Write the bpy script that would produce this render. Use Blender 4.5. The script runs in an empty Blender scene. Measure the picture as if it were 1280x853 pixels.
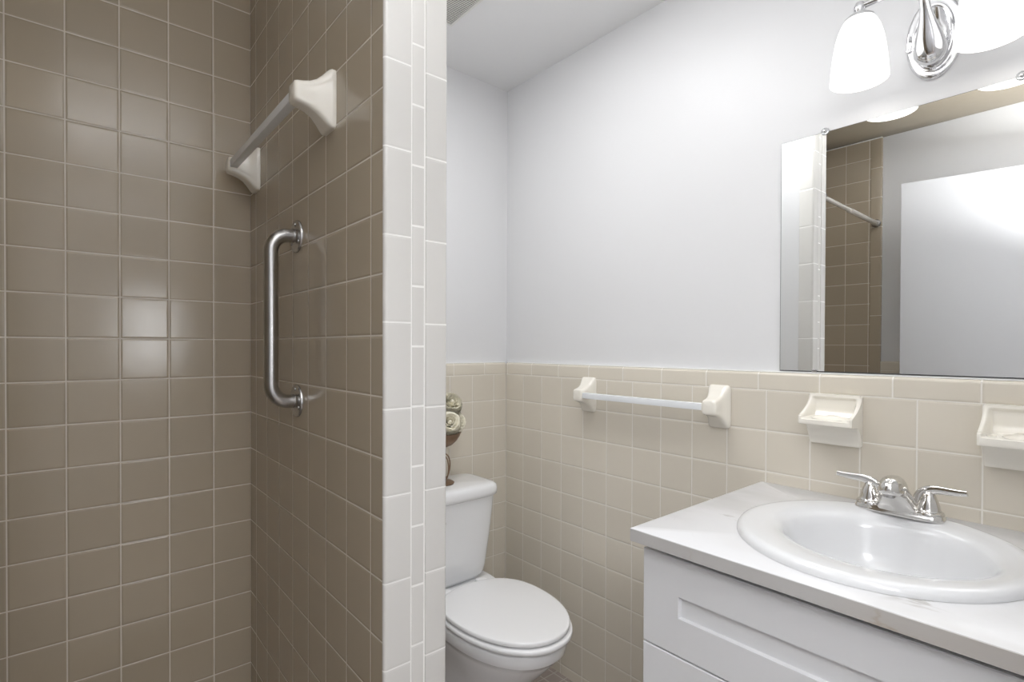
import bpy, bmesh, math, random
from mathutils import Vector, Matrix
random.seed(7)
PI = math.pi
S = bpy.context.scene

# ------------------------------------------------------------------ camera
H = 1.245
f_px, yaw, pitch, roll, cy_px = 655.74, 0.7033, -0.0091, 0.0034, 441.04
cam_d = bpy.data.cameras.new('camera'); cam = bpy.data.objects.new('camera', cam_d)
S.collection.objects.link(cam); S.camera = cam
cam_d.sensor_fit = 'HORIZONTAL'; cam_d.sensor_width = 36.0
cam_d.lens = f_px / 1280 * 36.0
cam_d.shift_y = (cy_px - 426.5) / 1280
cam_d.clip_start = 0.02; cam_d.clip_end = 60
fw = Vector((math.sin(yaw)*math.cos(pitch), math.cos(yaw)*math.cos(pitch), math.sin(pitch)))
r0 = Vector((math.cos(yaw), -math.sin(yaw), 0)); u0 = r0.cross(fw)
rt = r0*math.cos(roll) + u0*math.sin(roll); up = -r0*math.sin(roll) + u0*math.cos(roll)
M = Matrix((rt, up, -fw)).transposed().to_4x4(); M.translation = Vector((0, 0, H))
cam.matrix_world = M

# ------------------------------------------------------------------ world, lights, exposure
S.view_settings.view_transform = 'Standard'; S.view_settings.look = 'None'
S.view_settings.gamma = 1.0; S.view_settings.use_curve_mapping = False
S.view_settings.exposure = 0.10
S.cycles.use_denoising = True
S.cycles.max_bounces = 10; S.cycles.diffuse_bounces = 6; S.cycles.glossy_bounces = 6
S.cycles.sample_clamp_indirect = 6.0
W = bpy.data.worlds.new('daylight'); S.world = W; W.use_nodes = True
bg = W.node_tree.nodes['Background']; bg.inputs[0].default_value = (0.85, 0.92, 1, 1); bg.inputs[1].default_value = 2.0

def area(name, loc, rot, sx, sy, energy, col=(1, 1, 1)):
    d = bpy.data.lights.new(name, 'AREA'); d.shape = 'RECTANGLE'; d.size = sx; d.size_y = sy
    d.energy = energy; d.color = col
    o = bpy.data.objects.new(name, d); S.collection.objects.link(o); o.location = loc; o.rotation_euler = rot
    return o
HALL_E = 32.0; ALCOVE_FILL_E = 6.3; BOUNCE_FILL_E = 19.5; BULB_E = .22; SHADE_E = .72; WIN_E = 7.0
area('hall_ceiling_light', (-0.50, -0.78, 2.33), (0, 0, 0), 0.8, 0.8, HALL_E, (.98, .985, 1.0))
area('alcove_fill_light', (0.78, 1.02, 2.34), (0, 0, 0), 0.40, 0.44, ALCOVE_FILL_E, (.985, .99, 1.0))  # added fill overhead, no fixture: brightens the toilet alcove
area('bounce_fill_light', (0.13, -0.06, 1.50), (PI-.12, 0, 0), 0.25, 0.25, BOUNCE_FILL_E, (.975, .985, 1.0)).data.spread = 2.1  # added upward fill beside the camera, evens the room light off the ceiling
area('hall_window_daylight', (0.535, -1.80, 1.37), (PI/2, 0, 0), 0.40, 0.56, WIN_E, (0.97, 0.98, 1.0))

# ------------------------------------------------------------------ helpers
def link(o, parent=None):
    S.collection.objects.link(o)
    if parent: o.parent = parent
    return o
def tag(o, label=None, cat=None, group=None, kind=None):
    if label: o['label'] = label
    if cat: o['category'] = cat
    if group: o['group'] = group
    if kind: o['kind'] = kind
    return o
def thing(name, loc, label, cat, group=None):
    o = bpy.data.objects.new(name, None); o.empty_display_size = .05
    link(o); o.location = loc
    return tag(o, label, cat, group)
def build(name, bm, mat, parent=None, smooth=True, angle=40, loc=None):
    """bm in WORLD coordinates; origin goes to the parent's origin (or the given loc)"""
    bmesh.ops.recalc_face_normals(bm, faces=bm.faces)
    org = Vector(loc) if loc is not None else (parent_loc(parent) if parent else Vector((0, 0, 0)))
    if org.length: bmesh.ops.translate(bm, verts=bm.verts, vec=-org)
    me = bpy.data.meshes.new(name); 
    for f in bm.faces: f.smooth = smooth
    bm.to_mesh(me); bm.free()
    if smooth: me.set_sharp_from_angle(angle=math.radians(angle))
    me.materials.append(mat)
    o = bpy.data.objects.new(name, me); link(o, parent)
    if not parent: o.location = org
    elif loc is not None: o.location = org - parent_loc(parent)
    return o
def parent_loc(p):
    v = Vector(p.location)
    while p.parent: p = p.parent; v = v + Vector(p.location)
    return v
def box(bm, x0, x1, y0, y1, z0, z1, bev=0.0, seg=3):
    t = bmesh.new()
    vs = [t.verts.new((x, y, z)) for x in (x0, x1) for y in (y0, y1) for z in (z0, z1)]
    for f in ((0,1,3,2), (4,6,7,5), (0,4,5,1), (2,3,7,6), (0,2,6,4), (1,5,7,3)): t.faces.new([vs[i] for i in f])
    bmesh.ops.recalc_face_normals(t, faces=t.faces)
    if bev > 0: bmesh.ops.bevel(t, geom=list(t.edges), offset=bev, segments=seg, affect='EDGES', profile=.5)
    merge(bm, t); return bm
def merge(bm, t, mat=None):
    me = bpy.data.meshes.new('tmp'); t.to_mesh(me); t.free()
    if mat is not None: me.transform(mat)
    bm.from_mesh(me); bpy.data.meshes.remove(me)
def loft(bm, rings, cap0=True, cap1=True, closed=True):
    t = bmesh.new(); R = [[t.verts.new(p) for p in r] for r in rings]
    n = len(R[0])
    for a, b in zip(R, R[1:]):
        for i in range(n if closed else n-1):
            j = (i+1) % n
            try: t.faces.new((a[i], a[j], b[j], b[i]))
            except ValueError: pass
    def cap(r):
        c = sum((v.co for v in r), Vector())/n; cv = t.verts.new(c)
        for i in range(n): t.faces.new((r[i], r[(i+1) % n], cv))
    if cap0: cap(R[0])
    if cap1: cap(R[-1])
    bmesh.ops.recalc_face_normals(t, faces=t.faces)
    merge(bm, t); return bm
def sup(a, b, e=2.0, n=48, ph=0):
    """superellipse points (u,v)"""
    out = []
    for i in range(n):
        t = 2*PI*i/n + ph; c, s = math.cos(t), math.sin(t)
        out.append((a*math.copysign(abs(c)**(2/e), c), b*math.copysign(abs(s)**(2/e), s)))
    return out
def lathe(bm, prof, c, axis='Z', n=40, caps=True):
    """prof: list (r, h) along the axis from centre c"""
    rings = []
    for r, h in prof:
        ring = []
        for i in range(n):
            t = 2*PI*i/n; u, v = max(r, 1e-5)*math.cos(t), max(r, 1e-5)*math.sin(t)
            p = {'Z': (u, v, h), 'X': (h, u, v), 'Y': (u, h, v)}[axis]
            ring.append(Vector(c)+Vector(p))
        rings.append(ring)
    return loft(bm, rings, caps, caps)
def tube(bm, pts, rad, n=20, flat=1.0, e=2.0, caps=True):
    pts = [Vector(p) for p in pts]; rings = []
    if not hasattr(rad, '__len__'): rad = [rad]*len(pts)
    ref = None
    for i, p in enumerate(pts):
        t = (pts[min(i+1, len(pts)-1)] - pts[max(i-1, 0)]).normalized()
        if ref is None:
            ref = Vector((0, 0, 1)) if abs(t.z) < .9 else Vector((1, 0, 0))
        a = (ref - t*ref.dot(t)).normalized(); b = t.cross(a); ref = a
        rings.append([p + a*u*(flat if hasattr(flat, '__len__') is False else flat[i]) + b*v for u, v in sup(rad[i], rad[i], e, n)])
    return loft(bm, rings, caps, caps)
def bez(p0, p1, p2, p3, n=14):
    p0, p1, p2, p3 = map(Vector, (p0, p1, p2, p3))
    return [p0*(1-t)**3 + p1*3*t*(1-t)**2 + p2*3*t*t*(1-t) + p3*t**3 for t in [i/n for i in range(n+1)]]
def sm(x, a, b):
    t = min(1, max(0, (x-a)/(b-a))); return t*t*(3-2*t)

# ------------------------------------------------------------------ materials
def mat(name, col, rough=.5, metal=0.0, **kw):
    m = bpy.data.materials.new(name); m.use_nodes = True
    b = m.node_tree.nodes['Principled BSDF']
    b.inputs['Base Color'].default_value = (*col, 1); b.inputs['Roughness'].default_value = rough
    b.inputs['Metallic'].default_value = metal
    for k, v in kw.items(): b.inputs[k.replace('_', ' ')].default_value = v
    return m
def nd(m, typ, **kw):
    n = m.node_tree.nodes.new(typ)
    for k, v in kw.items(): setattr(n, k, v)
    return n
def math_n(m, op, a, b=None, c=None):
    n = nd(m, 'ShaderNodeMath', operation=op)
    for i, v in enumerate((a, b, c)):
        if v is None: continue
        if isinstance(v, (int, float)): n.inputs[i].default_value = v
        else: m.node_tree.links.new(v, n.inputs[i])
    return n.outputs[0]
def noise_bump(m, scale, strength, dist=.001, detail=3, colvar=None, rough=None):
    L = m.node_tree.links; b = m.node_tree.nodes['Principled BSDF']
    g = nd(m, 'ShaderNodeNewGeometry')
    no = nd(m, 'ShaderNodeTexNoise'); no.inputs['Scale'].default_value = scale; no.inputs['Detail'].default_value = detail
    L.new(g.outputs['Position'], no.inputs['Vector'])
    bu = nd(m, 'ShaderNodeBump'); bu.inputs['Strength'].default_value = strength; bu.inputs['Distance'].default_value = dist
    L.new(no.outputs['Fac'], bu.inputs['Height']); L.new(bu.outputs['Normal'], b.inputs['Normal'])
    return m
def tile_mat(name, tile, grout, ax, u0, v0, pu, pv, g=.0026, rough=.16, grough=.6, var=.03, tilt=.010, depth=.0007, round_=.0045, bumpy=.35):
    """square glazed tiles; ax = axis running along the wall, v is Z unless ax == 'XY'"""
    m = mat(name, tile, rough); T = m.node_tree; L = T.links; b = T.nodes['Principled BSDF']
    geo = nd(m, 'ShaderNodeNewGeometry'); sep = nd(m, 'ShaderNodeSeparateXYZ'); L.new(geo.outputs['Position'], sep.inputs[0])
    U = sep.outputs['X' if ax in ('X', 'XY') else 'Y']; V = sep.outputs['Y' if ax == 'XY' else 'Z']
    def edge(c, o, p):
        s = math_n(m, 'DIVIDE', math_n(m, 'SUBTRACT', c, o), p)
        fr = math_n(m, 'SUBTRACT', s, math_n(m, 'FLOOR', s))
        return math_n(m, 'MULTIPLY', math_n(m, 'MINIMUM', fr, math_n(m, 'SUBTRACT', 1.0, fr)), p), math_n(m, 'FLOOR', s)
    du, iu = edge(U, u0, pu); dv, iv = edge(V, v0, pv)
    d = math_n(m, 'MINIMUM', du, dv)
    # slightly wandering grout width
    wn = nd(m, 'ShaderNodeTexNoise'); wn.inputs['Scale'].default_value = 28; L.new(geo.outputs['Position'], wn.inputs['Vector'])
    d2 = math_n(m, 'SUBTRACT', d, math_n(m, 'MULTIPLY', math_n(m, 'SUBTRACT', wn.outputs['Fac'], .5), .0004))
    mr = nd(m, 'ShaderNodeMapRange', interpolation_type='SMOOTHSTEP'); L.new(d2, mr.inputs['Value'])
    mr.inputs['From Min'].default_value = g/2-.0003; mr.inputs['From Max'].default_value = g/2+.0005
    hr = nd(m, 'ShaderNodeMapRange', interpolation_type='SMOOTHERSTEP'); L.new(d2, hr.inputs['Value'])
    hr.inputs['From Min'].default_value = g/2-.0004; hr.inputs['From Max'].default_value = g/2+round_
    # per tile colour variation
    cmb = nd(m, 'ShaderNodeCombineXYZ'); L.new(iu, cmb.inputs[0]); L.new(iv, cmb.inputs[1])
    wh = nd(m, 'ShaderNodeTexWhiteNoise', noise_dimensions='3D'); L.new(cmb.outputs[0], wh.inputs['Vector'])
    k = math_n(m, 'ADD', 1-var, math_n(m, 'MULTIPLY', wh.outputs['Value'], 2*var))
    tc = nd(m, 'ShaderNodeMix', data_type='RGBA', blend_type='MULTIPLY'); tc.inputs['Factor'].default_value = 1
    tc.inputs[6].default_value = (*tile, 1)
    kc = nd(m, 'ShaderNodeCombineColor'); [L.new(k, kc.inputs[i]) for i in range(3)]
    L.new(kc.outputs[0], tc.inputs[7])
    mx = nd(m, 'ShaderNodeMix', data_type='RGBA'); L.new(mr.outputs[0], mx.inputs['Factor'])
    mx.inputs[6].default_value = (*grout, 1); L.new(tc.outputs[2], mx.inputs[7]); L.new(mx.outputs[2], b.inputs['Base Color'])
    L.new(math_n(m, 'ADD', math_n(m, 'MULTIPLY', mr.outputs[0], rough-grough), grough), b.inputs['Roughness'])
    # relief: pillowed edges + faint glaze ripple
    rip = nd(m, 'ShaderNodeTexNoise'); rip.inputs['Scale'].default_value = 22; rip.inputs['Detail'].default_value = 1.5
    L.new(geo.outputs['Position'], rip.inputs['Vector'])
    hh = math_n(m, 'ADD', math_n(m, 'MULTIPLY', hr.outputs[0], depth), math_n(m, 'MULTIPLY', rip.outputs['Fac'], depth*bumpy))
    bu = nd(m, 'ShaderNodeBump'); bu.inputs['Strength'].default_value = 1; bu.inputs['Distance'].default_value = 1
    L.new(hh, bu.inputs['Height'])
    # per tile tilt
    sub = nd(m, 'ShaderNodeVectorMath', operation='SUBTRACT'); L.new(wh.outputs['Color'], sub.inputs[0]); sub.inputs[1].default_value = (.5, .5, .5)
    sc = nd(m, 'ShaderNodeVectorMath', operation='SCALE'); L.new(sub.outputs[0], sc.inputs[0]); sc.inputs['Scale'].default_value = tilt
    ad = nd(m, 'ShaderNodeVectorMath', operation='ADD'); L.new(bu.outputs[0], ad.inputs[0]); L.new(sc.outputs[0], ad.inputs[1])
    no = nd(m, 'ShaderNodeVectorMath', operation='NORMALIZE'); L.new(ad.outputs[0], no.inputs[0])
    L.new(no.outputs[0], b.inputs['Normal'])
    return m

T = .1095
PZ = H + .0213            # a shower grout row
WZ = H - .1115            # grout line under the wainscot cap
C_SH = (.455, .388, .296); G_SH = (.72, .67, .60)
C_WA = (.665, .615, .525); G_WA = (.78, .75, .69)
C_JA = (.655, .64, .61);   G_JA = (.86, .85, .82)
m_sh_back = tile_mat('tan glazed tile, shower back', C_SH, G_SH, 'X', .3260, PZ, T, T)
m_sh_side = tile_mat('tan glazed tile, shower sides', C_SH, G_SH, 'Y', .9033, PZ, T, T)
m_wa_east = tile_mat('beige glazed tile, vanity wall', C_WA, G_WA, 'Y', 1.6181, WZ, T, T)
m_wa_north = tile_mat('beige glazed tile, back wall', C_WA, G_WA, 'X', 1.3684, WZ, T, T)
m_cap_east = tile_mat('beige bullnose cap, vanity wall', C_WA, G_WA, 'Y', .8069, WZ-.0005, .1523, 10)
m_cap_north = tile_mat('beige bullnose cap, back wall', C_WA, G_WA, 'X', 1.3203, WZ-.0005, .1523, 10)
m_cap_plain = tile_mat('beige bullnose cap, other walls', C_WA, G_WA, 'X', 0, WZ-.0005, .1523, 10)
m_j1 = tile_mat('pale bullnose tile, outer jamb column', C_JA, G_JA, 'X', 50, H+.3552, 100, .1551, depth=.0005)
m_j2 = tile_mat('pale cut tile, middle jamb column', C_JA, G_JA, 'X', 50, H+.3336, 100, .1105, depth=.0005, g=.0036)
m_j3 = tile_mat('pale bullnose tile, inner jamb column', C_JA, G_JA, 'X', 50, H+.3538, 100, .1551, depth=.0005)
m_grout = mat('pale grout', G_JA, .7)
m_floor = tile_mat('pinkish grey floor tile', (.34, .29, .26), (.52, .49, .45), 'XY', 0, 0, .0525, .0525, rough=.35, g=.003)
m_wall = noise_bump(mat('white satin wall paint', (.72, .72, .725), .42), 160, .25, .0006)
m_ceil = noise_bump(mat('white ceiling paint', (.80, .80, .80), .7), 140, .3, .0006)
m_tan = noise_bump(mat('tan gloss ceiling paint', (.20, .172, .13), .3), 30, .3, .001)
m_door = mat('white door paint', (.55, .55, .56), .35)
m_cer = mat('bone glazed ceramic', (.85, .815, .735), .12, Coat_Weight=.3, Coat_Roughness=.05)
m_china = mat('white vitreous china', (.82, .825, .835), .07, Coat_Weight=.4, Coat_Roughness=.03)
m_basin = mat('white enamelled basin', (.71, .715, .725), .18, Coat_Weight=.3, Coat_Roughness=.05)
m_seat = mat('white seat plastic', (.83, .83, .835), .22)
m_chrome = mat('polished chrome', (.78, .78, .79), .06, 1.0)
m_nick = mat('bright nickel chrome', (.70, .685, .66), .09, 1.0)
m_steel = mat('brushed stainless steel', (.47, .46, .45), .27, 1.0)
m_rod = mat('satin white curtain rod', (.72, .68, .62), .25, .6)
m_dark = mat('dark recess', (.03, .028, .025), .8)
m_bar = mat('white acrylic bar', (.80, .82, .84), .2)
m_mirror = mat('silvered mirror', (.93, .94, .935), .005, 1.0)
m_edge = mat('dark mirror edge', (.08, .08, .08), .4)
m_clip = mat('clear plastic clip', (.9, .92, .93), .1, 0, Transmission_Weight=.7)
m_cab = mat('white cabinet lacquer', (.72, .725, .74), .33)
m_bronze = mat('antique bronze', (.26, .17, .11), .38, .8)
m_leaf = mat('green leaf', (.10, .16, .05), .5)
m_stem = mat('green stem', (.14, .2, .07), .6)
m_caulk = mat('white caulk', (.84, .84, .82), .5)
m_vent = mat('ivory vent plastic', (.74, .73, .70), .45)
# petals
m_petal = mat('cream silk petal', (.93, .88, .73), .6)
_d = nd(m_petal, 'ShaderNodeBsdfDiffuse'); _t = nd(m_petal, 'ShaderNodeBsdfTranslucent'); _m = nd(m_petal, 'ShaderNodeMixShader')
_d.inputs[0].default_value = (.99, .965, .87, 1); _t.inputs[0].default_value = (.99, .965, .87, 1); _m.inputs[0].default_value = .30
_l = m_petal.node_tree.links; _l.new(_d.outputs[0], _m.inputs[1]); _l.new(_t.outputs[0], _m.inputs[2])
_l.new(_m.outputs[0], m_petal.node_tree.nodes['Material Output'].inputs[0])
# marble-look laminate
def marble(name, base, vein, amt):
    m = mat(name, base, .22); L = m.node_tree.links; b = m.node_tree.nodes['Principled BSDF']
    g = nd(m, 'ShaderNodeNewGeometry')
    w = nd(m, 'ShaderNodeTexNoise'); w.inputs['Scale'].default_value = 5; w.inputs['Detail'].default_value = 5; w.inputs['Distortion'].default_value = .9
    mp = nd(m, 'ShaderNodeMapping'); mp.inputs['Rotation'].default_value = (0, 0, .5); mp.inputs['Scale'].default_value = (1.9, .75, 1.9)
    L.new(g.outputs['Position'], mp.inputs[0]); L.new(mp.outputs[0], w.inputs['Vector'])
    a = math_n(m, 'ABSOLUTE', math_n(m, 'SUBTRACT', w.outputs['Fac'], .5))
    mr = nd(m, 'ShaderNodeMapRange', interpolation_type='SMOOTHSTEP'); L.new(a, mr.inputs['Value'])
    mr.inputs['From Min'].default_value = 0; mr.inputs['From Max'].default_value = .022; mr.inputs['To Min'].default_value = 1; mr.inputs['To Max'].default_value = 0
    n2 = nd(m, 'ShaderNodeTexNoise'); n2.inputs['Scale'].default_value = 7; n2.inputs['Detail'].default_value = 3; L.new(g.outputs['Position'], n2.inputs['Vector'])
    m2 = nd(m, 'ShaderNodeMapRange', interpolation_type='SMOOTHSTEP'); L.new(n2.outputs['Fac'], m2.inputs['Value'])
    m2.inputs['From Min'].default_value = .5; m2.inputs['From Max'].default_value = .78
    n3 = nd(m, 'ShaderNodeTexNoise'); n3.inputs['Scale'].default_value = 3; n3.inputs['Detail'].default_value = 4; L.new(mp.outputs[0], n3.inputs['Vector'])
    m3 = nd(m, 'ShaderNodeMapRange', interpolation_type='SMOOTHSTEP'); L.new(n3.outputs['Fac'], m3.inputs['Value'])
    m3.inputs['From Min'].default_value = .48; m3.inputs['From Max'].default_value = .75; m3.inputs['To Max'].default_value = .34
    fac = math_n(m, 'MINIMUM', 1.0, math_n(m, 'ADD', math_n(m, 'MULTIPLY', math_n(m, 'MULTIPLY', mr.outputs[0], m2.outputs[0]), amt), m3.outputs[0]))
    mx = nd(m, 'ShaderNodeMix', data_type='RGBA'); L.new(fac, mx.inputs['Factor'])
    mx.inputs[6].default_value = (*base, 1); mx.inputs[7].default_value = (*vein, 1); L.new(mx.outputs[2], b.inputs['Base Color'])
    return m
m_marble = marble('white marble-look laminate', (.70, .70, .71), (.40, .38, .35), .75)
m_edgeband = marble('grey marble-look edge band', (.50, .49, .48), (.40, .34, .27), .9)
# lamp glass
m_shade = mat('lit frosted glass', (.9, .9, .9), .4)
b = m_shade.node_tree.nodes['Principled BSDF']
b.inputs['Emission Color'].default_value = (1, .985, .96, 1); b.inputs['Emission Strength'].default_value = SHADE_E
m_frost = mat('frosted shade collar', (.62, .62, .62), .35, .5)

# ------------------------------------------------------------------ structure
XS, XE, XP = .4258, 1.434, .556          # shower side tile face, vanity wall tile face, partition right tile face
XW = -.34                                # shower west tile face
YB, YJ = 1.7313, .8482                   # back tile face, jamb face
ZC = 2.355; DRY = 1.458; YS = -.15
def struct(name, bm, m, parent=None, smooth=False, **kw):
    o = build(name, bm, m, parent, smooth=smooth, **kw)
    if not parent: o['kind'] = 'structure'
    return o
N = bmesh.new
struct('floor', box(N(), -1.2, 1.62, -1.9, 1.9, -.1, 0), m_floor)
struct('ceiling', box(N(), -.035, 1.60, YS, 1.90, ZC, ZC+.08), m_ceil)
struct('ceiling_tan', box(N(), XW-.14, -.0355, YS, 1.90, ZC, ZC+.08), m_tan)
# vanity wall
we = struct('wall_east', box(N(), DRY, DRY+.14, YS-.12, 1.90, 0, ZC), m_wall)
def wains(par, x0, x1, y0, y1, face, m_t, m_c, zb=0.0):
    """tile slab + bullnose cap whose finished face is at side `face`"""
    struct('wainscot_tile', box(N(), x0, x1, y0, y1, zb, WZ), m_t, par)
    prof = []
    r = .009; z1 = WZ+.0485
    bm = N()
    t = bmesh.new()
    depth = (x1-x0) if face in ('-X', '+X') else (y1-y0)
    sec = [(0, WZ+.0002), (depth, WZ+.0002)]
    for i in range(7):
        a = PI/2*i/6; sec.append((depth-r+r*math.cos(a), z1-r+r*math.sin(a)))
    sec.append((0, z1))
    rings = []
    if face == '-X': L0, L1 = y0, y1; P = lambda d, l, z: (x1-d, l, z)
    elif face == '+X': L0, L1 = y0, y1; P = lambda d, l, z: (x0+d, l, z)
    else: L0, L1 = x0, x1; P = lambda d, l, z: (l, y1-d, z)
    rings = [[Vector(P(d, l, z)) for d, z in sec] for l in (L0, L1)]
    struct('wainscot_cap', loft(bm, rings), m_c, par, smooth=True, angle=35)
wains(we, XE, DRY-.0004, YS+.001, YB-.0005, '-X', m_wa_east, m_cap_east)
bm = N(); box(bm, XE+.006, DRY, YS, YB, WZ+.0485, WZ+.0515, .001)
struct('caulk_bead', bm, m_caulk, we)
# back wall
wn = struct('wall_north', box(N(), XW-.14, DRY-.0004, YB+.022, YB+.16, 0, ZC), m_wall)
wains(wn, .5525, XE-.0006, YB, YB+.0216, '-Y', m_wa_north, m_cap_north)
struct('shower_tile', box(N(), XW, XS-.0003, YB, YB+.0216, 0, ZC), m_sh_back, wn)
bm = N(); box(bm, .5525, XE, YB+.006, YB+.022, WZ+.0485, WZ+.0515, .001)
struct('caulk_bead', bm, m_caulk, wn)
bm = N(); box(bm, XW, XS, YJ+.004, YJ+.104, 0, .115, .006)
struct('light_block_curb_1', bm, m_sh_back, smooth=True)  # unseen curb, added to block floor bounce onto the lower shower wall
# west wall
ww = struct('wall_west', box(N(), XW-.14, XW-.02, YS-.12, YB+.0215, 0, ZC), m_wall)
struct('shower_tile', box(N(), XW-.0196, XW, YJ+.049, YB-.0003, 0, ZC), m_sh_side, ww)
m_bn_w = tile_mat('tan bullnose tile, west jamb', C_SH, G_SH, 'Y', 50, PZ, 100, .1551)
bm = N(); box(bm, XW-.0196, XW, YJ, YJ+.0489, 0, ZC, .0012)
struct('bullnose_tile', bm, m_bn_w, ww, smooth=True)
wains(ww, XW-.0196, XW-.004, YS+.001, YJ-.0006, '+X', tile_mat('beige glazed tile, west wall', C_WA, G_WA, 'Y', 1.6181, WZ, T, T), m_cap_plain)
bm = N(); box(bm, XW-.001, XW+.003, YJ, YB, ZC-.006, ZC-.001, .001)
struct('caulk_bead', bm, m_caulk, ww)
# partition with the tiled end
wp = struct('wall_partition', box(N(), XS+.010, XP-.004, YJ+.010, YB+.0215, 0, ZC), m_wall)
struct('shower_tile', box(N(), XS, XS+.0098, YJ+.0075, YB-.0003, 0, ZC), m_sh_side, wp)
def rounded_strip(x0, x1, y0, y1, zt, rl=0, rr=0, rmin=.0012):
    sec = []
    def arc(cx, cy, r, a0, a1, k=6):
        for i in range(k+1):
            a = a0+(a1-a0)*i/k; sec.append((cx+r*math.cos(a), cy+r*math.sin(a)))
    rl = rl or rmin; rr = rr or rmin
    sec.append((x0, y1)); arc(x0+rl, y0+rl, rl, PI, 1.5*PI); arc(x1-rr, y0+rr, rr, 1.5*PI, 2*PI); sec.append((x1, y1))
    return loft(N(), [[Vector((x, y, z)) for x, y in sec] for z in (0, zt)])
struct('jamb_tile', rounded_strip(XS-.0006, .4778, YJ, YJ+.0072, ZC, rl=.0062), m_j1, wp, smooth=True, angle=30)
struct('jamb_tile', rounded_strip(.4815, .5062, YJ+.0022, YJ+.0095, ZC), m_j2, wp, smooth=True, angle=30)
struct('jamb_tile', rounded_strip(.5094, XP+.0004, YJ, YJ+.0072, ZC, rr=.0062), m_j3, wp, smooth=True, angle=30)
bm = N(); box(bm, .4770, .4822, YJ+.0030, YJ+.0098, 0, ZC); box(bm, .5055, .5100, YJ+.0030, YJ+.0098, 0, ZC); box(bm, XS+.001, XP-.001, YJ+.0072, YJ+.00985, 0, ZC)
struct('jamb_grout', bm, m_grout, wp)
bm = N(); box(bm, XP-.0036, XP, YJ+.0075, YJ+.058, 0, ZC, .0015)
struct('bullnose_tile', bm, tile_mat('pale bullnose tile, room side of the partition', C_JA, G_JA, 'Y', 50, H+.3538, 100, .1551), wp, smooth=True)
# south wall with the doorway, hall beyond it
bm = N(); box(bm, XW-.14, -.345, YS-.12, YS, 0, ZC); box(bm, .50, DRY+.14, YS-.12, YS, 0, ZC); box(bm, -.345, .50, YS-.12, YS, 2.06, ZC)
ws = struct('wall_south', bm, m_wall)
bm = N(); box(bm, -.345, -.325, YS-.13, YS+.012, 0, 2.06, .002); box(bm, .48, .50, YS-.13, YS+.012, 0, 2.06, .002); box(bm, -.325, .48, YS-.13, YS+.012, 2.04, 2.06, .002)
struct('door_casing', bm, m_door, ws)
bm = N(); box(bm, -1.2, -1.1, -1.9, YS-.12, 0, ZC); struct('wall_hall_west', bm, m_wall)
bm = N(); box(bm, 1.6, 1.7, -1.9, YS-.12, 0, ZC); struct('wall_hall_east', bm, m_wall)
bm = N(); box(bm, -1.2, .33, -1.9, -1.78, 0, ZC); box(bm, .74, 1.7, -1.9, -1.78, 0, ZC); box(bm, .33, .74, -1.9, -1.78, 0, 1.09); box(bm, .33, .74, -1.9, -1.78, 1.65, ZC)
struct('wall_hall_south', bm, m_wall)
bm = N(); box(bm, -1.2, 1.7, -1.9, YS-.0005, ZC+.081, ZC+.15); struct('ceiling_hall', bm, m_ceil)
bm = N()
for a in ((.33, .35, 1.09, 1.65), (.72, .74, 1.09, 1.65), (.35, .72, 1.09, 1.11), (.35, .72, 1.63, 1.65), (.35, .72, 1.36, 1.38)): box(bm, a[0], a[1], -1.795, -1.77, a[2], a[3], .002)
w1 = struct('window_1', bm, m_door)
# open door leaf against the west wall
dang = math.atan2(-.119+.192, .712-.294)
bm = N(); box(bm, -.035, 0, 0, .77, .012, 2.03, .0015)
dl = bpy.data.objects.new
door = build('door_1', bm, m_door, smooth=True); door['kind'] = 'structure'
door.location = (-.119-.77*math.sin(dang), .712-.77*math.cos(dang), 0); door.rotation_euler = (0, 0, -dang)
bm = N(); lathe(bm, [(.028, 0), (.028, .006), (.012, .010), (.012, .032), (.026, .040), (.028, .052), (.022, .062), (.001, .065)], (0, .71, .94), 'X', 32)
kn = build('door_knob', bm, m_nick); kn.parent = door

# ------------------------------------------------------------------ vanity cabinet
YC0, YC1 = -.143, .625; FX = .880
van = thing('vanity_cabinet', (1.15, .24, 0), 'white shaker vanity cabinet standing under the marble-look countertop', 'cabinet')
def carcass():   # open-topped box: bottom, back, sides and a toe kick in one piece
    o = [(FX+.0205, YC0), (1.430, YC0), (1.430, YC1), (FX+.0205, YC1)]
    o2 = [(FX+.055, YC0), (1.430, YC0), (1.430, YC1), (FX+.055, YC1)]
    i = [(FX+.071, YC0+.016), (1.418, YC0+.016), (1.418, YC1-.016), (FX+.071, YC1-.016)]
    k = [(FX+.075, YC0), (1.430, YC0), (1.430, YC1), (FX+.075, YC1)]
    v = lambda q, z: [Vector((x, y, z)) for x, y in q]
    return loft(N(), [v(k, 0), v(k, .10), v(o, .10), v(o, .800), v(o2, .8005), v(o2, .8595), v(i, .8595), v(i, .12)])
build('carcass', carcass(), m_cab, van, smooth=False)
def shaker(x, y0, y1, z0, z1, st, rl, th=.019, rec=.008):
    """one front: frame with mitred recess, panel sunk"""
    bm = N(); x1 = x+th
    o = [(y0, z0), (y1, z0), (y1, z1), (y0, z1)]; i = [(y0+st, z0+rl), (y1-st, z0+rl), (y1-st, z1-rl), (y0+st, z1-rl)]
    b_ = .0015; w = .002
    rings = [[Vector((x1, y, z)) for y, z in o], [Vector((x+b_, y, z)) for y, z in o],
             [Vector((x, y+(b_ if y == y0 else -b_), z+(b_ if z == z0 else -b_))) for y, z in o],
             [Vector((x, y, z)) for y, z in i], [Vector((x+rec, y+(w if y < (y0+y1)/2 else -w), z+(w if z < (z0+z1)/2 else -w))) for y, z in i]]
    return loft(bm, rings)
build('drawer_front', shaker(FX, YC0+.001, .6280, .6615, .8455, .0785, .0715), m_cab, van, angle=20)
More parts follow.
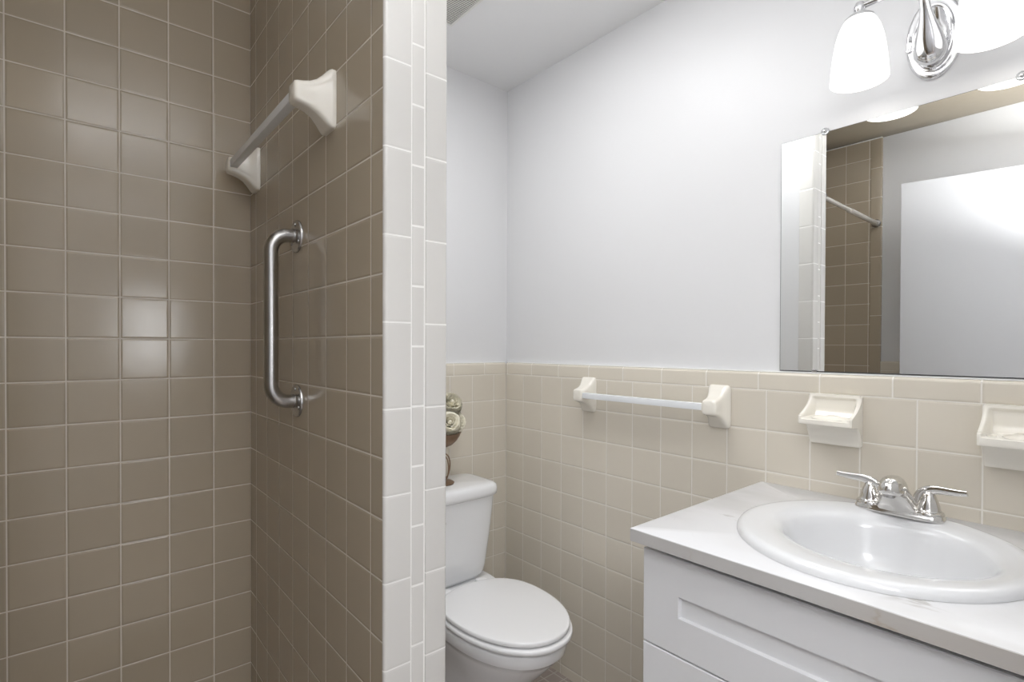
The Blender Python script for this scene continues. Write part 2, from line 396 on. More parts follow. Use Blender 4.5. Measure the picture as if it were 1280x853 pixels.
for a, c in ((YC0+.001, .2410), (.2440, .6280)):
    d = build('door', shaker(FX, a, c, .115, .6585, .070, .070), m_cab, van, angle=20)
    yk = c-.035 if c < .3 else a+.035
    build('knob', lathe(N(), [(.007, 0), (.006, -.010), (.015, -.018), (.016, -.026), (.001, -.029)], (FX, yk, .55), 'X', 28), m_nick, d)

# ------------------------------------------------------------------ countertop with round cut-out
ZT = .8861; SC = (1.1373, .3068); SRX, SRY = .2406, .2285
def counter():
    x0, x1, y0, y1, z0, z1 = .8575, XE-.0006, YS+.0015, .6440, ZT-.0255, ZT
    n = 96; hx, hy = SRX-.022, SRY-.022
    def outer(t, ins=0.0):
        c, s = math.cos(t), math.sin(t); X0, X1, Y0, Y1 = x0+ins, x1-ins, y0+ins, y1-ins
        k = min(((X1 if c > 0 else X0)-SC[0])/c if abs(c) > 1e-9 else 1e9, ((Y1 if s > 0 else Y0)-SC[1])/s if abs(s) > 1e-9 else 1e9)
        return SC[0]+c*k, SC[1]+s*k
    ts = sorted([2*PI*i/n for i in range(n)] + [math.atan2(y-SC[1], x-SC[0]) % (2*PI) for x in (x0, x1) for y in (y0, y1)])
    def corner_t(t, ins):
        return outer(t, 0)
    rings = []
    b = .0018
    def rect(t, ins):
        X, Y = outer(t); return (min(max(X, x0+ins), x1-ins), min(max(Y, y0+ins), y1-ins))
    inn = [Vector((SC[0]+hx*math.cos(t), SC[1]+hy*math.sin(t), 0)) for t in ts]
    up = lambda pts, z: [Vector((p[0], p[1], z)) for p in pts]
    rings = [up(inn, z0), up(inn, z1), up([rect(t, b) for t in ts], z1), up([rect(t, b*.3) for t in ts], z1-b*.3), up([rect(t, 0) for t in ts], z1-b), up([rect(t, 0) for t in ts], z0), up(inn, z0)]
    return loft(N(), rings, False, False)
ctop = thing('countertop', (1.145, .247, ZT-.0255), 'x', 'x')
build('slab', counter(), m_marble, ctop, angle=30)
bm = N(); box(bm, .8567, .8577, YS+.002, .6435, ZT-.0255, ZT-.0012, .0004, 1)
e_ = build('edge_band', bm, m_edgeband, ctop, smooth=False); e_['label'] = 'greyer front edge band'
tag(ctop, 'white marble-look countertop with grey veins on the vanity cabinet', 'countertop')

# ------------------------------------------------------------------ sink
sink = thing('sink', (SC[0], SC[1], ZT), 'white round drop-in basin set in the countertop', 'sink')
def ringz(cx, cy, rx, ry, z, n=72, e=2.0): return [Vector((cx+u, cy+v, z)) for u, v in sup(rx, ry, e, n)]
prof = [  # (outer fraction of ring) cx, rx, ry, z
 (0, .000, .000, .0005), (0, -.0005, -.0005, .006), (0, -.004, -.004, .0115), (0, -.010, -.010, .0145), (0, -.020, -.020, .0150)]
R = []
for _, a, c, z in prof: R.append(ringz(SC[0], SC[1], SRX+a, SRY+c, ZT+z))
icx, icy = 1.1440, .2960
inner = [(.203, .194, .0138), (.185, .184, .0118), (.168, .174, .0085), (.156, .166, .0040), (.148, .160, -.003), (.142, .154, -.015), (.135, .147, -.035), (.126, .137, -.062), (.112, .121, -.088), (.090, .096, -.108), (.060, .062, -.121), (.035, .035, -.127), (.024, .024, -.132)]
for rx, ry, z in inner: R.append(ringz(icx, icy, rx, ry, ZT+z))
R.append(ringz(icx, icy, .024, .024, ZT-.145))
rev = [(.090, .095, -.136), (.125, .135, -.118), (.152, .165, -.085), (.168, .182, -.040), (.176, .190, -.004)]
for rx, ry, z in rev: R.append(ringz(icx, icy, rx, ry, ZT+z))
R.append(ringz(SC[0], SC[1], SRX-.03, SRY-.03, ZT+.0005)); R.append(ringz(SC[0], SC[1], SRX, SRY, ZT+.0005))
build('basin', loft(N(), R, False, False), m_basin, sink, angle=60)
bm = N(); lathe(bm, [(.0235, -.134), (.0235, -.1305), (.020, -.129), (.014, -.1285), (.013, -.131), (.001, -.131)], (icx, icy, ZT), 'Z', 36)
build('drain', bm, m_chrome, sink)

# ------------------------------------------------------------------ faucet
FXc, FYc, FZ = 1.337, .314, ZT+.0135
fau = thing('faucet', (FXc, FYc, FZ), 'chrome two-handle centerset faucet on the back rim of the basin', 'faucet')
def oval(cx, cy, z, a, b, n=56, e=2.6): return [Vector((cx+u, cy+v, z)) for u, v in sup(a, b, e, n)]
bm = N(); loft(bm, [oval(FXc, FYc, FZ+z, .0265-i, .0785-i, 56, 3.2) for z, i in ((-.0015, .0005), (.0003, 0), (.005, .0002), (.0065, .0015), (.0125, .0025), (.0145, .006))])
build('base', bm, m_nick, fau)
# body + spout: triangular skirt rising into a forward reaching spout
bm = N(); rings = []
for dz, dx, hx, hy, e in ((.008, -.003, .0235, .0420, 3.2), (.013, -.005, .0240, .0385, 3.0), (.022, -.010, .0265, .0345, 2.8), (.033, -.018, .0310, .0305, 2.6), (.044, -.027, .0360, .0270, 2.5), (.0500, -.033, .0395, .0250, 2.4), (.0530, -.038, .0435, .0246, 2.3),
        (.0580, -.040, .0440, .0240, 2.2), (.0650, -.042, .0410, .0230, 2.2), (.0720, -.043, .0365, .0210, 2.1), (.0780, -.043, .0300, .0175, 2.1), (.0825, -.042, .0210, .0120, 2.0), (.0845, -.042, .0100, .0060, 2.0)):
    rings.append([Vector((FXc+dx+u, FYc+v, FZ+dz)) for u, v in sup(hx, hy, e, 48)])
loft(bm, rings)
build('spout', bm, m_nick, fau, angle=60)
bm = N(); lathe(bm, [(.0105, 0), (.0105, -.008), (.009, -.0095), (.001, -.0095)], (FXc-.0680, FYc, FZ+.0545), 'Z', 28)
build('aerator', bm, m_steel, fau)
bm = N(); tube(bm, [(FXc+.022, FYc, FZ+.010), (FXc+.022, FYc, FZ+.040)], .0022, 12); lathe(bm, [(.002, .038), (.005, .042), (.005, .048), (.001, .051)], (FXc+.022, FYc, FZ), 'Z', 20)
build('lift_rod', bm, m_nick, fau)
for s, lev in ((1, ((0, .064), .040)), (-1, ((0, -.072), .040))):
    hy = FYc+s*.0508
    bm = N(); lathe(bm, [(.0262, .0105), (.0262, .0135), (.0250, .0160), (.0215, .0175), (.0215, .0190), (.0202, .0205), (.0195, .0260), (.0165, .0360), (.0130, .0450), (.0100, .0520), (.0070, .0560), (.001, .0575)], (FXc, hy, FZ), 'Z', 36)
    hd = build('handle', bm, m_nick, fau)
    bm = N()
    P = bez((FXc, hy-s*.0185, FZ+.020), (FXc, hy-s*.021, FZ+.050), (FXc, hy-s*.004, FZ+.061), (FXc-.004, hy+s*.020, FZ+.0625), 12)
    P += bez((FXc-.004, hy+s*.020, FZ+.0625), (FXc-.007, hy+s*.038, FZ+.063), (FXc-.010, hy+s*.050, FZ+.064), (FXc-.012, hy+s*.062, FZ+.066), 8)[1:]
    n = len(P); rr = [.0085+.0015*math.sin(PI*min(1, i/12)) if i < 12 else .0085-.003*(i-12)/(n-13) for i in range(n)]
    tube(bm, P, rr, 20, flat=.55)
    build('lever', bm, m_nick, hd, angle=60)

# ------------------------------------------------------------------ ceramic towel bars
def bracket(wx, y, z, pr=.066, hy=.033, hz=.0615):
    """ceramic post on a wall whose face looks to -X at x = wx"""
    k = pr/.066
    S_ = [(0, 1, 1, 9), (.006, 1, 1, 9), (.0085, .965, .98, 8), (.013, .90, .90, 7), (.020, .82, .74, 6), (.029, .74, .575, 5), (.040, .685, .455, 5), (.052, .66, .385, 5), (.060, .64, .355, 5), (.0645, .59, .325, 5), (.066, .48, .25, 5)]
    rings = [[Vector((wx-d*k, y+u, z+v)) for u, v in sup(hy*a, hz*c, e, 56)] for d, a, c, e in S_]
    return loft(N(), rings)
def towel_bar(wx, ya, yb, z, pr, label):
    t = thing('towel_bar', (wx, (ya+yb)/2, z), label, 'towel bar')
    for y in (ya, yb): build('bracket', bracket(wx-.0003, y, z, pr), m_cer, t, angle=50)
    bm = N(); box(bm, wx-pr+.003, wx-pr+.0225, ya+.017, yb-.017, z-.0095, z+.0100, .0012)
    r = build('rod', bm, m_bar, t); r['label'] = 'white square rod'
    for y, s in ((ya, 1), (yb, -1)):
        bm = N(); box(bm, wx-pr+.0015, wx-pr+.0235, y+s*.0205-.0012, y+s*.0205+.0012, z-.0112, z+.0115, .0005)
        build('socket', bm, m_cer, t)
    return t
towel_bar(XE, .7635, 1.2590, 1.0790, .066, 'towel bar with white rod between bone ceramic brackets on the beige wainscot wall')
towel_bar(XS, 1.0975, 1.6560, 1.7590, .080, 'towel bar with square rod and bone ceramic brackets high on the tan shower wall')

# ------------------------------------------------------------------ soap dish and toothbrush holder
def solid_relief(y0, y1, z0, z1, D, wx, ny=84, nz=110, r=.006):
    """closed solid: front surface x = wx - D(y,z) over a rounded rectangle"""
    t = bmesh.new(); G = []; cy, cz, hy, hz = (y0+y1)/2, (z0+z1)/2, (y1-y0)/2, (z1-z0)/2
    for j in range(nz+1):
        row = []
        for i in range(ny+1):
            a, b = -1+2*i/ny, -1+2*j/nz
            y, z = a*hy, b*hz
            ex, ez = max(0, abs(y)-(hy-r)), max(0, abs(z)-(hz-r)); L_ = math.hypot(ex, ez)
            if L_ > r and ex > 0 and ez > 0:
                y = math.copysign(hy-r+ex*r/L_, y); z = math.copysign(hz-r+ez*r/L_, z)
            row.append((cy+y, cz+z))
        G.append(row)
    F = [[t.verts.new((wx-D(y, z), y, z)) for y, z in row] for row in G]
    for j in range(nz):
        for i in range(ny): t.faces.new((F[j][i], F[j][i+1], F[j+1][i+1], F[j+1][i]))
    ring = [F[0][i] for i in range(ny)]+[F[j][ny] for j in range(nz)]+[F[nz][i] for i in range(ny, 0, -1)]+[F[j][0] for j in range(nz, 0, -1)]
    bk = [t.verts.new((wx, v.co.y, v.co.z)) for v in ring]
    n = len(ring)
    for i in range(n): t.faces.new((ring[i], ring[(i+1) % n], bk[(i+1) % n], bk[i]))
    t.faces.new(bk)
    bmesh.ops.recalc_face_normals(t, faces=t.faces)
    return t
def dishD(y0, y1, z0, z1, lip_t, lip_b, proj, wing, scoop=0):
    def D(y, z):
        e = min(y-y0, y1-y)
        if z >= lip_t:
            t = max(0, (z1-z)/(z1-lip_t)); o = .013+(proj-.013)*(t**2.3)
        elif z >= lip_b: o = proj
        else:
            t = (lip_b-z)/(lip_b-z0); o = .010+.028*max(0, 1-t)**1.6 + (proj-.038)*(1-sm(t, 0, .10))
        # rounded lip
        if lip_b-.003 <= z <= lip_t+.002:
            q = abs(z-(lip_t+lip_b)/2)/((lip_t-lip_b)/2+.003); o -= .004*max(0, q)**4
        # cavity
        if z > lip_t-.012:
            fl = lip_t-.006+scoop*0
            a = sm(e, wing*.55, wing+.006)*sm(z, fl-.002, fl+.004)*(1-sm(z, z1-.014, z1-.006))
            back = .0085+.010*(1-sm(z, fl, fl+.025))**2 if z > fl else .0185
            o = o*(1-a)+min(o, back)*a
        # sides of the flange round off
        o -= .0035*(1-sm(e, 0, .004))
        return max(.004, o)
    return D
def dish_mesh(y0, y1, z0, z1, lt, lb, proj, wing):
    return solid_relief(y0, y1, z0, z1, dishD(y0, y1, z0, z1, lt, lb, proj, wing), XE-.0003, 90, 150)
ZD0, ZD1 = 1.0115, 1.1345
bm = dish_mesh(.4075, .5225, ZD0, ZD1, 1.0835, 1.0645, .080, .010)
sd = build('soap_dish', bm, m_cer, angle=55, loc=(XE, .465, 1.012))
tag(sd, 'bone ceramic soap dish on the tiles under the left end of the mirror', 'soap dish')
bm = dish_mesh(.0770, .1935, ZD0-.004, ZD1, 1.0810, 1.0575, .080, .010)
def scoop(c, r):
    t = bmesh.new(); bmesh.ops.create_uvsphere(t, u_segments=48, v_segments=24, radius=1)
    q = bmesh.new(); merge(q, t, Matrix.Translation(c) @ Matrix.Diagonal((*r, 1))); return q
def carve(o, cutters):
    for q in cutters:
        co = build('cutter', q, m_cer)
        md = o.modifiers.new('b', 'BOOLEAN'); md.operation = 'DIFFERENCE'; md.object = co; md.solver = 'EXACT'
        bpy.context.view_layer.update()
        nm = bpy.data.meshes.new_from_object(o.evaluated_get(bpy.context.evaluated_depsgraph_get()))
        o.modifiers.clear(); o.data = nm
        bpy.data.objects.remove(co)
carve(sd, [scoop((XE-.044, .465, 1.0830), (.029, .043, .0115))])
tb = build('toothbrush_holder', bm, m_cer, angle=55, loc=(XE, .135, 1.012))
tag(tb, 'bone ceramic toothbrush and soap holder with holes, right of the faucet', 'toothbrush holder')
carve(tb, [lathe(N(), [(.0080, -.012), (.0080, .03)], (XE-.052, .1745, 1.072), 'Z', 28), lathe(N(), [(.0080, -.012), (.0080, .03)], (XE-.052, .0960, 1.072), 'Z', 28), scoop((XE-.044, .1352, 1.0790), (.030, .026, .0120))])

# ------------------------------------------------------------------ mirror
MX = 1.4535; mz0, mz1, my0, my1 = 1.1865, 1.7900, -.1450, .6070
mir = thing('mirror', (DRY, .23, mz0), 'frameless rectangular wall mirror standing on the tile ledge above the basin', 'mirror')
bm = N(); box(bm, MX, DRY-.0006, my0, my1, mz0, mz1, .0006, 1)
build('backing', bm, m_edge, mir, angle=30)
bm = N(); box(bm, MX-.0008, MX-.0002, my0+.0016, my1-.0016, mz0+.0022, mz1-.0012)
build('glass', bm, m_mirror, mir, smooth=False)
for y, z, r in ((.501, mz1+.001, .0095), (.145, mz1+.001, .0095)):
    bm = N(); lathe(bm, [(r*.8, .006), (r, .003), (r, -.001), (r*.85, -.003), (r*.35, -.0045), (.001, -.0045)], (MX-.0008, y, z), 'X', 12)
    c = build('clip', bm, m_clip, mir, angle=20)
    c['label'] = 'clear plastic clip'
    build('screw', lathe(N(), [(.003, .001), (.0028, -.0055), (.001, -.006)], (MX-.0008, y, z), 'X', 16), m_steel, c)
for y in (.521, .06):
    bm = N(); box(bm, MX-.0030, MX-.0010, y-.006, y+.006, mz0-.0015, mz0+.006, .0006)
    c = build('clip', bm, m_steel, mir); c['label'] = 'grey metal bottom clip'

# ------------------------------------------------------------------ vanity light
LY, LZ, LX = .285, 1.930, 1.335
vl = thing('vanity_light', (DRY, LY, LZ), 'chrome two-shade vanity light fixed above the mirror', 'wall lamp')
def oy(x, a, b, dz=0, e=2.0): return [Vector((x, LY+u, LZ+dz+v)) for u, v in sup(a, b, e, 64)]
bm = N(); loft(bm, [oy(DRY-.0003, .0515, .0900), oy(DRY-.005, .0515, .0900), oy(DRY-.0085, .0490, .0875), oy(DRY-.0095, .0450, .0830), oy(DRY-.0085, .0400, .0770), oy(DRY-.0095, .0370, .0720), oy(DRY-.016, .0345, .0690), oy(DRY-.0165, .0310, .0640), oy(DRY-.0150, .0290, .0610)])
build('back_plate', bm, m_chrome, vl, angle=50)
# pear shaped stem sweeping up and out to the cross bar
bm = N(); rings = []
SP = bez((DRY-.010, LY, LZ-.062), (DRY-.060, LY, LZ-.052), (DRY-.050, LY, LZ+.020), (LX, LY, LZ+.068), 18)
for i, p in enumerate(SP):
    t = i/18
    if t >= .26: w = .0295-.0205*sm(t, .26, .85)
    else: w = .005+.0245*math.sin(PI/2*min(1, t/.26))
    tg = (SP[min(i+1, 18)]-SP[max(i-1, 0)]).normalized(); a = Vector((0, 1, 0)); b = tg.cross(a).normalized()
    rings.append([p+a*u+b*v for u, v in sup(w, w*.55+.003, 2.0, 32)])
loft(bm, rings)
build('stem', bm, m_chrome, vl, angle=60)
bm = N(); tube(bm, [(LX, LY-.1085, LZ+.069), (LX, LY+.1085, LZ+.069)], .0065, 20)
build('cross_bar', bm, m_chrome, vl)
for dy, dz in ((.044, -.014), (-.044, .014)):
    build('screw', lathe(N(), [(.005, -.006), (.0055, -.010), (.004, -.0135), (.001, -.0145)], (DRY, LY+dy, LZ+dz), 'X', 16), m_chrome, vl)
for s in (1, -1):
    y = LY+s*.1085; zt = LZ+.056
    bm = N(); lathe(bm, [(.001, .024), (.008, .022), (.0115, .014), (.0115, .004), (.009, -.002), (.009, -.006)], (LX, y, zt), 'Z', 28)
    ks = build('socket_cup', bm, m_chrome, vl)
    bm = N(); lathe(bm, [(.010, -.003), (.020, -.005), (.0275, -.011), (.0305, -.019), (.0315, -.024), (.0300, -.024), (.0260, -.012), (.008, -.006)], (LX, y, zt), 'Z', 40, False)
    build('shade_holder', bm, m_frost, vl)
    outer = [(.0285, -.0150), (.0330, -.0220), (.0400, -.0380), (.0460, -.0600), (.0500, -.0850), (.0530, -.1100), (.0550, -.1340), (.0558, -.1490)]
    innr = [(r-.0032, z) for r, z in reversed(outer)]
    bm = N(); lathe(bm, outer+[(.0545, -.1500)]+innr, (LX, y, zt), 'Z', 56, False)
    sh = build('glass_shade', bm, m_shade, vl, angle=60); sh['label'] = 'lit frosted glass bell shade'
    d = bpy.data.lights.new('bulb_light', 'POINT'); d.energy = BULB_E; d.shadow_soft_size = .03; d.color = (1, .96, .9)
    lo = bpy.data.objects.new('bulb_light', d); link(lo, vl); lo.location = (LX-DRY, y-LY, zt-.120-LZ)

# ------------------------------------------------------------------ grab bar
gb = thing('grab_bar', (XS, 1.305, 1.3125), 'brushed steel vertical grab bar on the tan shower wall below the towel bar', 'grab bar')
gz0, gz1, gy, so_, rb = 1.1150, 1.5120, 1.3050, .061, .0165
pts = []
Rb = .042
pts.append((XS-.004, gy, gz1))
for i in range(11):
    a = PI/2*i/10; pts.append((XS-so_+Rb-Rb*math.sin(a), gy, gz1-Rb+Rb*math.cos(a)))
for i in range(1, 8): pts.append((XS-so_, gy, gz1-Rb-(gz1-gz0-2*Rb)*i/8))
for i in range(11):
    a = PI/2*i/10; pts.append((XS-so_+Rb-Rb*math.cos(a), gy, gz0+Rb-Rb*math.sin(a)))
pts.append((XS-.004, gy, gz0))
build('bar', tube(N(), pts, rb, 36), m_steel, gb, angle=70)
for z in (gz0, gz1):
    fl = build('flange', lathe(N(), [(.0390, -.0003), (.0390, -.0035), (.0370, -.0060), (.0200, -.0070), (.0175, -.010), (.001, -.010)], (XS, gy, z), 'X', 48), m_steel, gb)
    for k in range(3):
        a = PI/2+2*PI*k/3
        build('screw', lathe(N(), [(.0045, -.006), (.0042, -.0082), (.001, -.0088)], (XS, gy+.0285*math.cos(a), z+.0285*math.sin(a)), 'X', 16), m_steel, fl)

# ------------------------------------------------------------------ shower curtain rod
cr = thing('curtain_rod', ((XW+XS)/2, .870, 1.905), 'satin shower curtain rod spanning the shower opening, seen in the mirror', 'curtain rod')
bm = N(); tube(bm, [(XW+.004, .870, 1.905), (.06, .870, 1.905)], .0125, 28); build('rod', bm, m_rod, cr)
bm = N(); tube(bm, [(.06, .870, 1.905), (XS-.004, .870, 1.905)], .0105, 28); lathe(bm, [(.0138, -.006), (.0138, .010)], (.06, .870, 1.905), 'X', 28); build('rod', bm, m_rod, cr)
for x, s in ((XW, 1), (XS, -1)):
    build('end_cap', lathe(N(), [(.021, s*.0004), (.021, s*.010), (.017, s*.016), (.010, s*.017)], (x, .870, 1.905), 'X', 32), m_steel, cr)

# ------------------------------------------------------------------ ceiling vent
vt = thing('ceiling_vent', (.878, 1.390, ZC), 'square ivory louvred vent grille on the white ceiling above the toilet', 'vent')
vx0, vx1, vy0, vy1 = .742, 1.012, 1.250, 1.520
bm = N()
loft(bm, [[Vector((x, y, z)) for x, y in ((vx0+i, vy0+i), (vx1-i, vy0+i), (vx1-i, vy1-i), (vx0+i, vy1-i))] for i, z in ((0, ZC-.0003), (0, ZC-.004), (.003, ZC-.009), (.012, ZC-.010), (.012, ZC-.0005))], False, False)
build('frame', bm, m_vent, vt, smooth=False)
bm = N(); box(bm, vx0+.012, vx1-.012, vy0+.012, vy1-.012, ZC-.0025, ZC-.0004); build('backing', bm, m_dark, vt)
k = 0; y = vy0+.016
while y < vy1-.014:
    bm = N(); t = bmesh.new(); box(t, vx0+.0125, vx1-.0125, -.0015, .0015, -.0008, .0008)
    merge(bm, t, Matrix.Translation((0, y, ZC-.0070)) @ Matrix.Rotation(-.25, 4, 'X'))
    build('slat', bm, m_vent, vt, smooth=False); y += .0078

# ------------------------------------------------------------------ toilet
TX = 1.050
toi = thing('toilet', (TX, 1.36, 0), 'white two-piece toilet with closed lid between the partition and the beige wall', 'toilet')
def egg(cx, yf, yb, hw, z, n=72, ef=2.15, eb=3.0, ym=None):
    """elongated outline: front (low y) round, back squarer"""
    ym = ym if ym is not None else yb-(yb-yf)*.42
    P = []
    for i in range(n):
        t = 2*PI*i/n; c, s = math.cos(t), math.sin(t); e = eb if s > 0 else ef
        u = hw*math.copysign(abs(c)**(2/e), c); v = (yb-ym if s > 0 else ym-yf)*math.copysign(abs(s)**(2/e), s)
        P.append(Vector((cx+u, ym+v, z)))
    return P
# bowl and pedestal
B = [ # z, front, back, half width
 (.000, 1.215, 1.640, .105), (.010, 1.213, 1.642, .108), (.022, 1.220, 1.640, .104), (.060, 1.232, 1.640, .098), (.130, 1.225, 1.640, .098), (.190, 1.195, 1.640, .106), (.245, 1.150, 1.635, .122), (.290, 1.105, 1.620, .142), (.325, 1.075, 1.600, .156), (.3440, 1.062, 1.580, .1630),
 (.3455, 1.055, 1.575, .1665), (.3490, 1.052, 1.572, .1690), (.380, 1.047, 1.570, .1735), (.3860, 1.049, 1.568, .1720), (.3885, 1.056, 1.560, .1660)]
bm = N(); loft(bm, [egg(TX, f, bk, w, z, ym=1.32) for z, f, bk, w in B])
build('bowl', bm, m_china, toi, angle=60)
# deck under the tank
bm = N(); loft(bm, [[Vector((TX+u, 1.585+v, z)) for u, v in sup(a, c, 4, 48)] for z, a, c in ((.26, .085, .09), (.32, .120, .115), (.365, .150, .130), (.388, .158, .135), (.396, .155, .132))])
build('tank_deck', bm, m_china, toi, angle=60)
def slab(z0, z1, yf, yb, hw, r, ym=1.30, dome=0):
    rr = [(z0, r*.9), (z0+r*.35, r*.25), ((z0+z1)/2, 0), (z1-r*.45, r*.12), (z1-r*.15, r*.55), (z1, r*1.5)]
    rings = [egg(TX, yf+i, yb-i, hw-i, z, ym=ym, ef=2.1, eb=2.35) for z, i in rr]
    if dome: rings += [egg(TX, yf+i, yb-i, hw-i, z1+dome*k, ym=ym, ef=2.1, eb=2.35) for i, k in ((.03, .5), (.07, .8), (.12, 1))]
    return loft(N(), rings)
build('seat', slab(.3935, .4100, 1.030, 1.470, .1790, .006), m_seat, toi, angle=60)
build('lid', slab(.4140, .4290, 1.040, 1.478, .1745, .005, dome=.0025), m_seat, toi, angle=60)
for s in (1, -1):
    bm = N(); loft(bm, [[Vector((TX+s*.075+u, 1.492+v, z)) for u, v in sup(a, c, 4, 32)] for z, a, c in ((.388, .021, .017), (.412, .021, .017), (.420, .018, .014), (.422, .012, .008))])
    build('hinge', bm, m_seat, toi)
# tank
def rr_(cx, y0, y1, hw, z, e=6, n=64): return [Vector((cx+u, (y0+y1)/2+v, z)) for u, v in sup(hw, (y1-y0)/2, e, n)]
bm = N(); loft(bm, [rr_(TX, *a) for a in ((1.560, 1.690, .105, .3965), (1.545, 1.698, .122, .402), (1.534, 1.702, .133, .418), (1.527, 1.704, .139, .450), (1.517, 1.706, .150, .550), (1.509, 1.708, .160, .650), (1.506, 1.709, .1640, .7040))])
build('tank', bm, m_china, toi, angle=60)
bm = N(); loft(bm, [rr_(TX, *a) for a in ((1.503, 1.712, .1680, .7045), (1.498, 1.716, .1730, .7075), (1.496, 1.717, .1755, .718), (1.497, 1.717, .1755, .732), (1.500, 1.715, .1725, .742), (1.508, 1.708, .165, .748), (1.525, 1.695, .148, .7515))])
build('tank_lid', bm, m_china, toi, angle=60)
bm = N(); lathe(bm, [(.012, .002), (.012, -.010), (.008, -.014)], (TX-.128, 1.512, .655), 'Y', 24)
tube(bm, [(TX-.130, 1.499, .655), (TX-.110, 1.495, .653), (TX-.078, 1.495, .649)], [.006, .007, .0075], 16)
build('flush_lever', bm, m_chrome, toi)
for s in (1, -1):
    build('bolt_cap', lathe(N(), [(.014, 0), (.014, .010), (.010, .018), (.001, .021)], (TX+s*.118, 1.42, 0), 'Z', 24), m_china, toi)

# ------------------------------------------------------------------ flower bowl on the tank
VX, VY, VZ = 1.034, 1.615, .7518
vs = thing('flower_bowl', (VX, VY, VZ), 'bronze footed bowl on a curled wire stem standing on the toilet tank', 'vase')
bm = N(); lathe(bm, [(.001, .130), (.018, .132), (.038, .140), (.056, .156), (.067, .174), (.071, .184), (.073, .1855), (.069, .1860), (.063, .174), (.050, .156), (.034, .144), (.001, .138)], (VX, VY, VZ), 'Z', 48)
build('bowl', bm, m_bronze, vs)
bm = N(); lathe(bm, [(.001, .0004), (.046, .0004), (.048, .004), (.040, .008), (.012, .013), (.008, .022), (.001, .024)], (VX, VY, VZ), 'Z', 40); build('foot', bm, m_bronze, vs)
for k in range(4):
    a = PI/2*k+.12; ca, sa = math.cos(a), math.sin(a)
    pr = [(.006, .020), (.022, .016), (.036, .032), (.042, .062), (.036, .090), (.018, .108), (.010, .120), (.018, .133)]
    pts = []
    for i in range(len(pr)-1):
        for t in (0, .25, .5, .75):
            q0, q1, q2, q3 = pr[max(i-1, 0)], pr[i], pr[i+1], pr[min(i+2, len(pr)-1)]
            g = [.5*((2*q1[d])+(-q0[d]+q2[d])*t+(2*q0[d]-5*q1[d]+4*q2[d]-q3[d])*t*t+(-q0[d]+3*q1[d]-3*q2[d]+q3[d])*t**3) for d in (0, 1)]
            pts.append((VX+g[0]*ca, VY+g[0]*sa, VZ+g[1]))
    pts.append((VX+pr[-1][0]*ca, VY+pr[-1][0]*sa, VZ+pr[-1][1]))
    build('wire', tube(N(), pts, .0024, 10), m_bronze, vs)
# roses
def petal(bm, R, w, h, cup, az, tilt, z0):
    t = bmesh.new(); nu, nv = 7, 6; G = []
    for j in range(nv+1):
        v = j/nv; row = []
        for i in range(nu+1):
            u = -1+2*i/nu; ww = w*abs(math.sin(PI*(.12+.62*v)))**.7*(1 if v < .8 else 1-.55*(v-.8)/.2*abs(u)**2)
            a = u*ww/max(R, .008)
            rad = R*(1+.25*v)+cup*v*v*.8+.0015*math.sin(5*u+az*3)*v
            zz = h*math.sin(v*1.45)-.25*h*max(0, v-.7)*abs(u)+(-cup*.7*v**4)
            row.append(t.verts.new((rad*math.cos(a), rad*math.sin(a), zz)))
        G.append(row)
    for j in range(nv):
        for i in range(nu): t.faces.new((G[j][i], G[j][i+1], G[j+1][i+1], G[j+1][i]))
    r = bmesh.ops.solidify(t, geom=list(t.faces), thickness=.0007)
    merge(bm, t, Matrix.Translation((0, 0, z0)) @ Matrix.Rotation(az, 4, 'Z') @ Matrix.Rotation(tilt, 4, 'Y'))
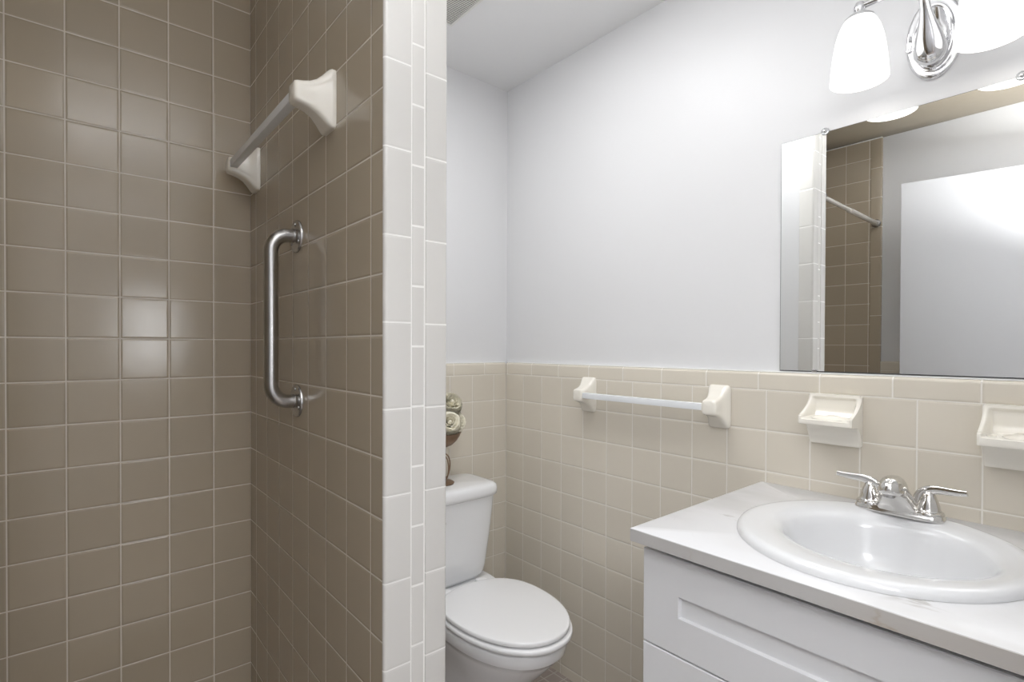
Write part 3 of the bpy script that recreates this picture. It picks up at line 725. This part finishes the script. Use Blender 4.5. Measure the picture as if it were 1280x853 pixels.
def make_rose():
    root = thing('cream_rose', (0, 0, 0), 'x', 'flower')
    bm = N(); rnd = random.Random(3)
    lathe(bm, [(.001, .002), (.005, .004), (.006, .012), (.004, .019), (.001, .021)], (0, 0, 0), 'Z', 16)
    for lay, (n, R, w, h, cup, tl) in enumerate(((3, .007, .012, .026, .001, .02), (4, .011, .015, .027, .003, .10), (5, .014, .018, .027, .008, .25), (6, .016, .021, .026, .013, .42), (7, .017, .023, .024, .017, .62))):
        for k in range(n): petal(bm, R, w, h, cup, 2*PI*k/n+lay*.7+rnd.uniform(-.12, .12), tl+rnd.uniform(-.05, .05), .001)
    build('petals', bm, m_petal, root, angle=80)
    bm = N(); tube(bm, [(0, 0, .004), (0, 0, -.020), (.002, 0, -.052)], .0018, 8); build('stem', bm, m_stem, root)
    for k in range(3):
        t = bmesh.new(); G = []
        for j in range(7):
            v = j/6; w = .0095*abs(math.sin(PI*min(1, v*.96+.02)))**.8
            G.append([t.verts.new((.008+.042*v, s*w, -.016+.008*math.sin(v*2.6)-.004*abs(s)*0+(.002 if s else 0))) for s in (-1, 0, 1)])
        for a, c in zip(G, G[1:]):
            for i in (0, 1): t.faces.new((a[i], a[i+1], c[i+1], c[i]))
        bmesh.ops.solidify(t, geom=list(t.faces), thickness=.0006)
        bm = N(); merge(bm, t, Matrix.Rotation(2*PI*k/3+.5, 4, 'Z') @ Matrix.Rotation(.35, 4, 'Y'))
        build('leaf', bm, m_leaf, root)
    return root
roses = [  # dx, dy, z above the bowl rim, tilt axis angle, tilt, scale, label
 (.050, -.022, .020, -1.45, 1.15, 1.00, 'cream silk rose at the right of the bunch, just above the bronze bowl'),
 (.026, -.020, .074, -1.7, .95, 1.15, 'cream silk rose at the upper right of the bunch over the toilet tank'),
 (.000, -.055, .024, -2.0, 1.15, 1.05, 'cream silk rose low at the front of the bunch on the toilet tank'),
 (-.036, .015, .060, 2.6, .6, 1.1, 'cream silk rose at the upper left of the bunch, behind the partition edge'),
 (-.050, -.025, .016, 3.5, 1.0, 1.0, 'cream silk rose at the far left of the bunch, low over the bowl')]
proto = make_rose()
for i, (dx, dy, dz, ax, tl, sc, lab) in enumerate(roses):
    if i == 0: r = proto
    else:
        r = proto.copy(); S.collection.objects.link(r)
        for ch in [c for c in proto.children]:
            c = ch.copy(); S.collection.objects.link(c); c.parent = r
    r['label'] = lab; r['group'] = 'cream roses in the bronze bowl'
    r.location = (VX+dx, VY+dy, VZ+.196+dz*1.25)
    r.rotation_mode = 'QUATERNION'
    r.rotation_quaternion = (Matrix.Rotation(ax, 3, 'Z') @ Matrix.Rotation(tl, 3, 'Y') @ Matrix.Rotation(-ax+i, 3, 'Z')).to_quaternion()
    sc *= 1.12; r.scale = (sc, sc, sc)
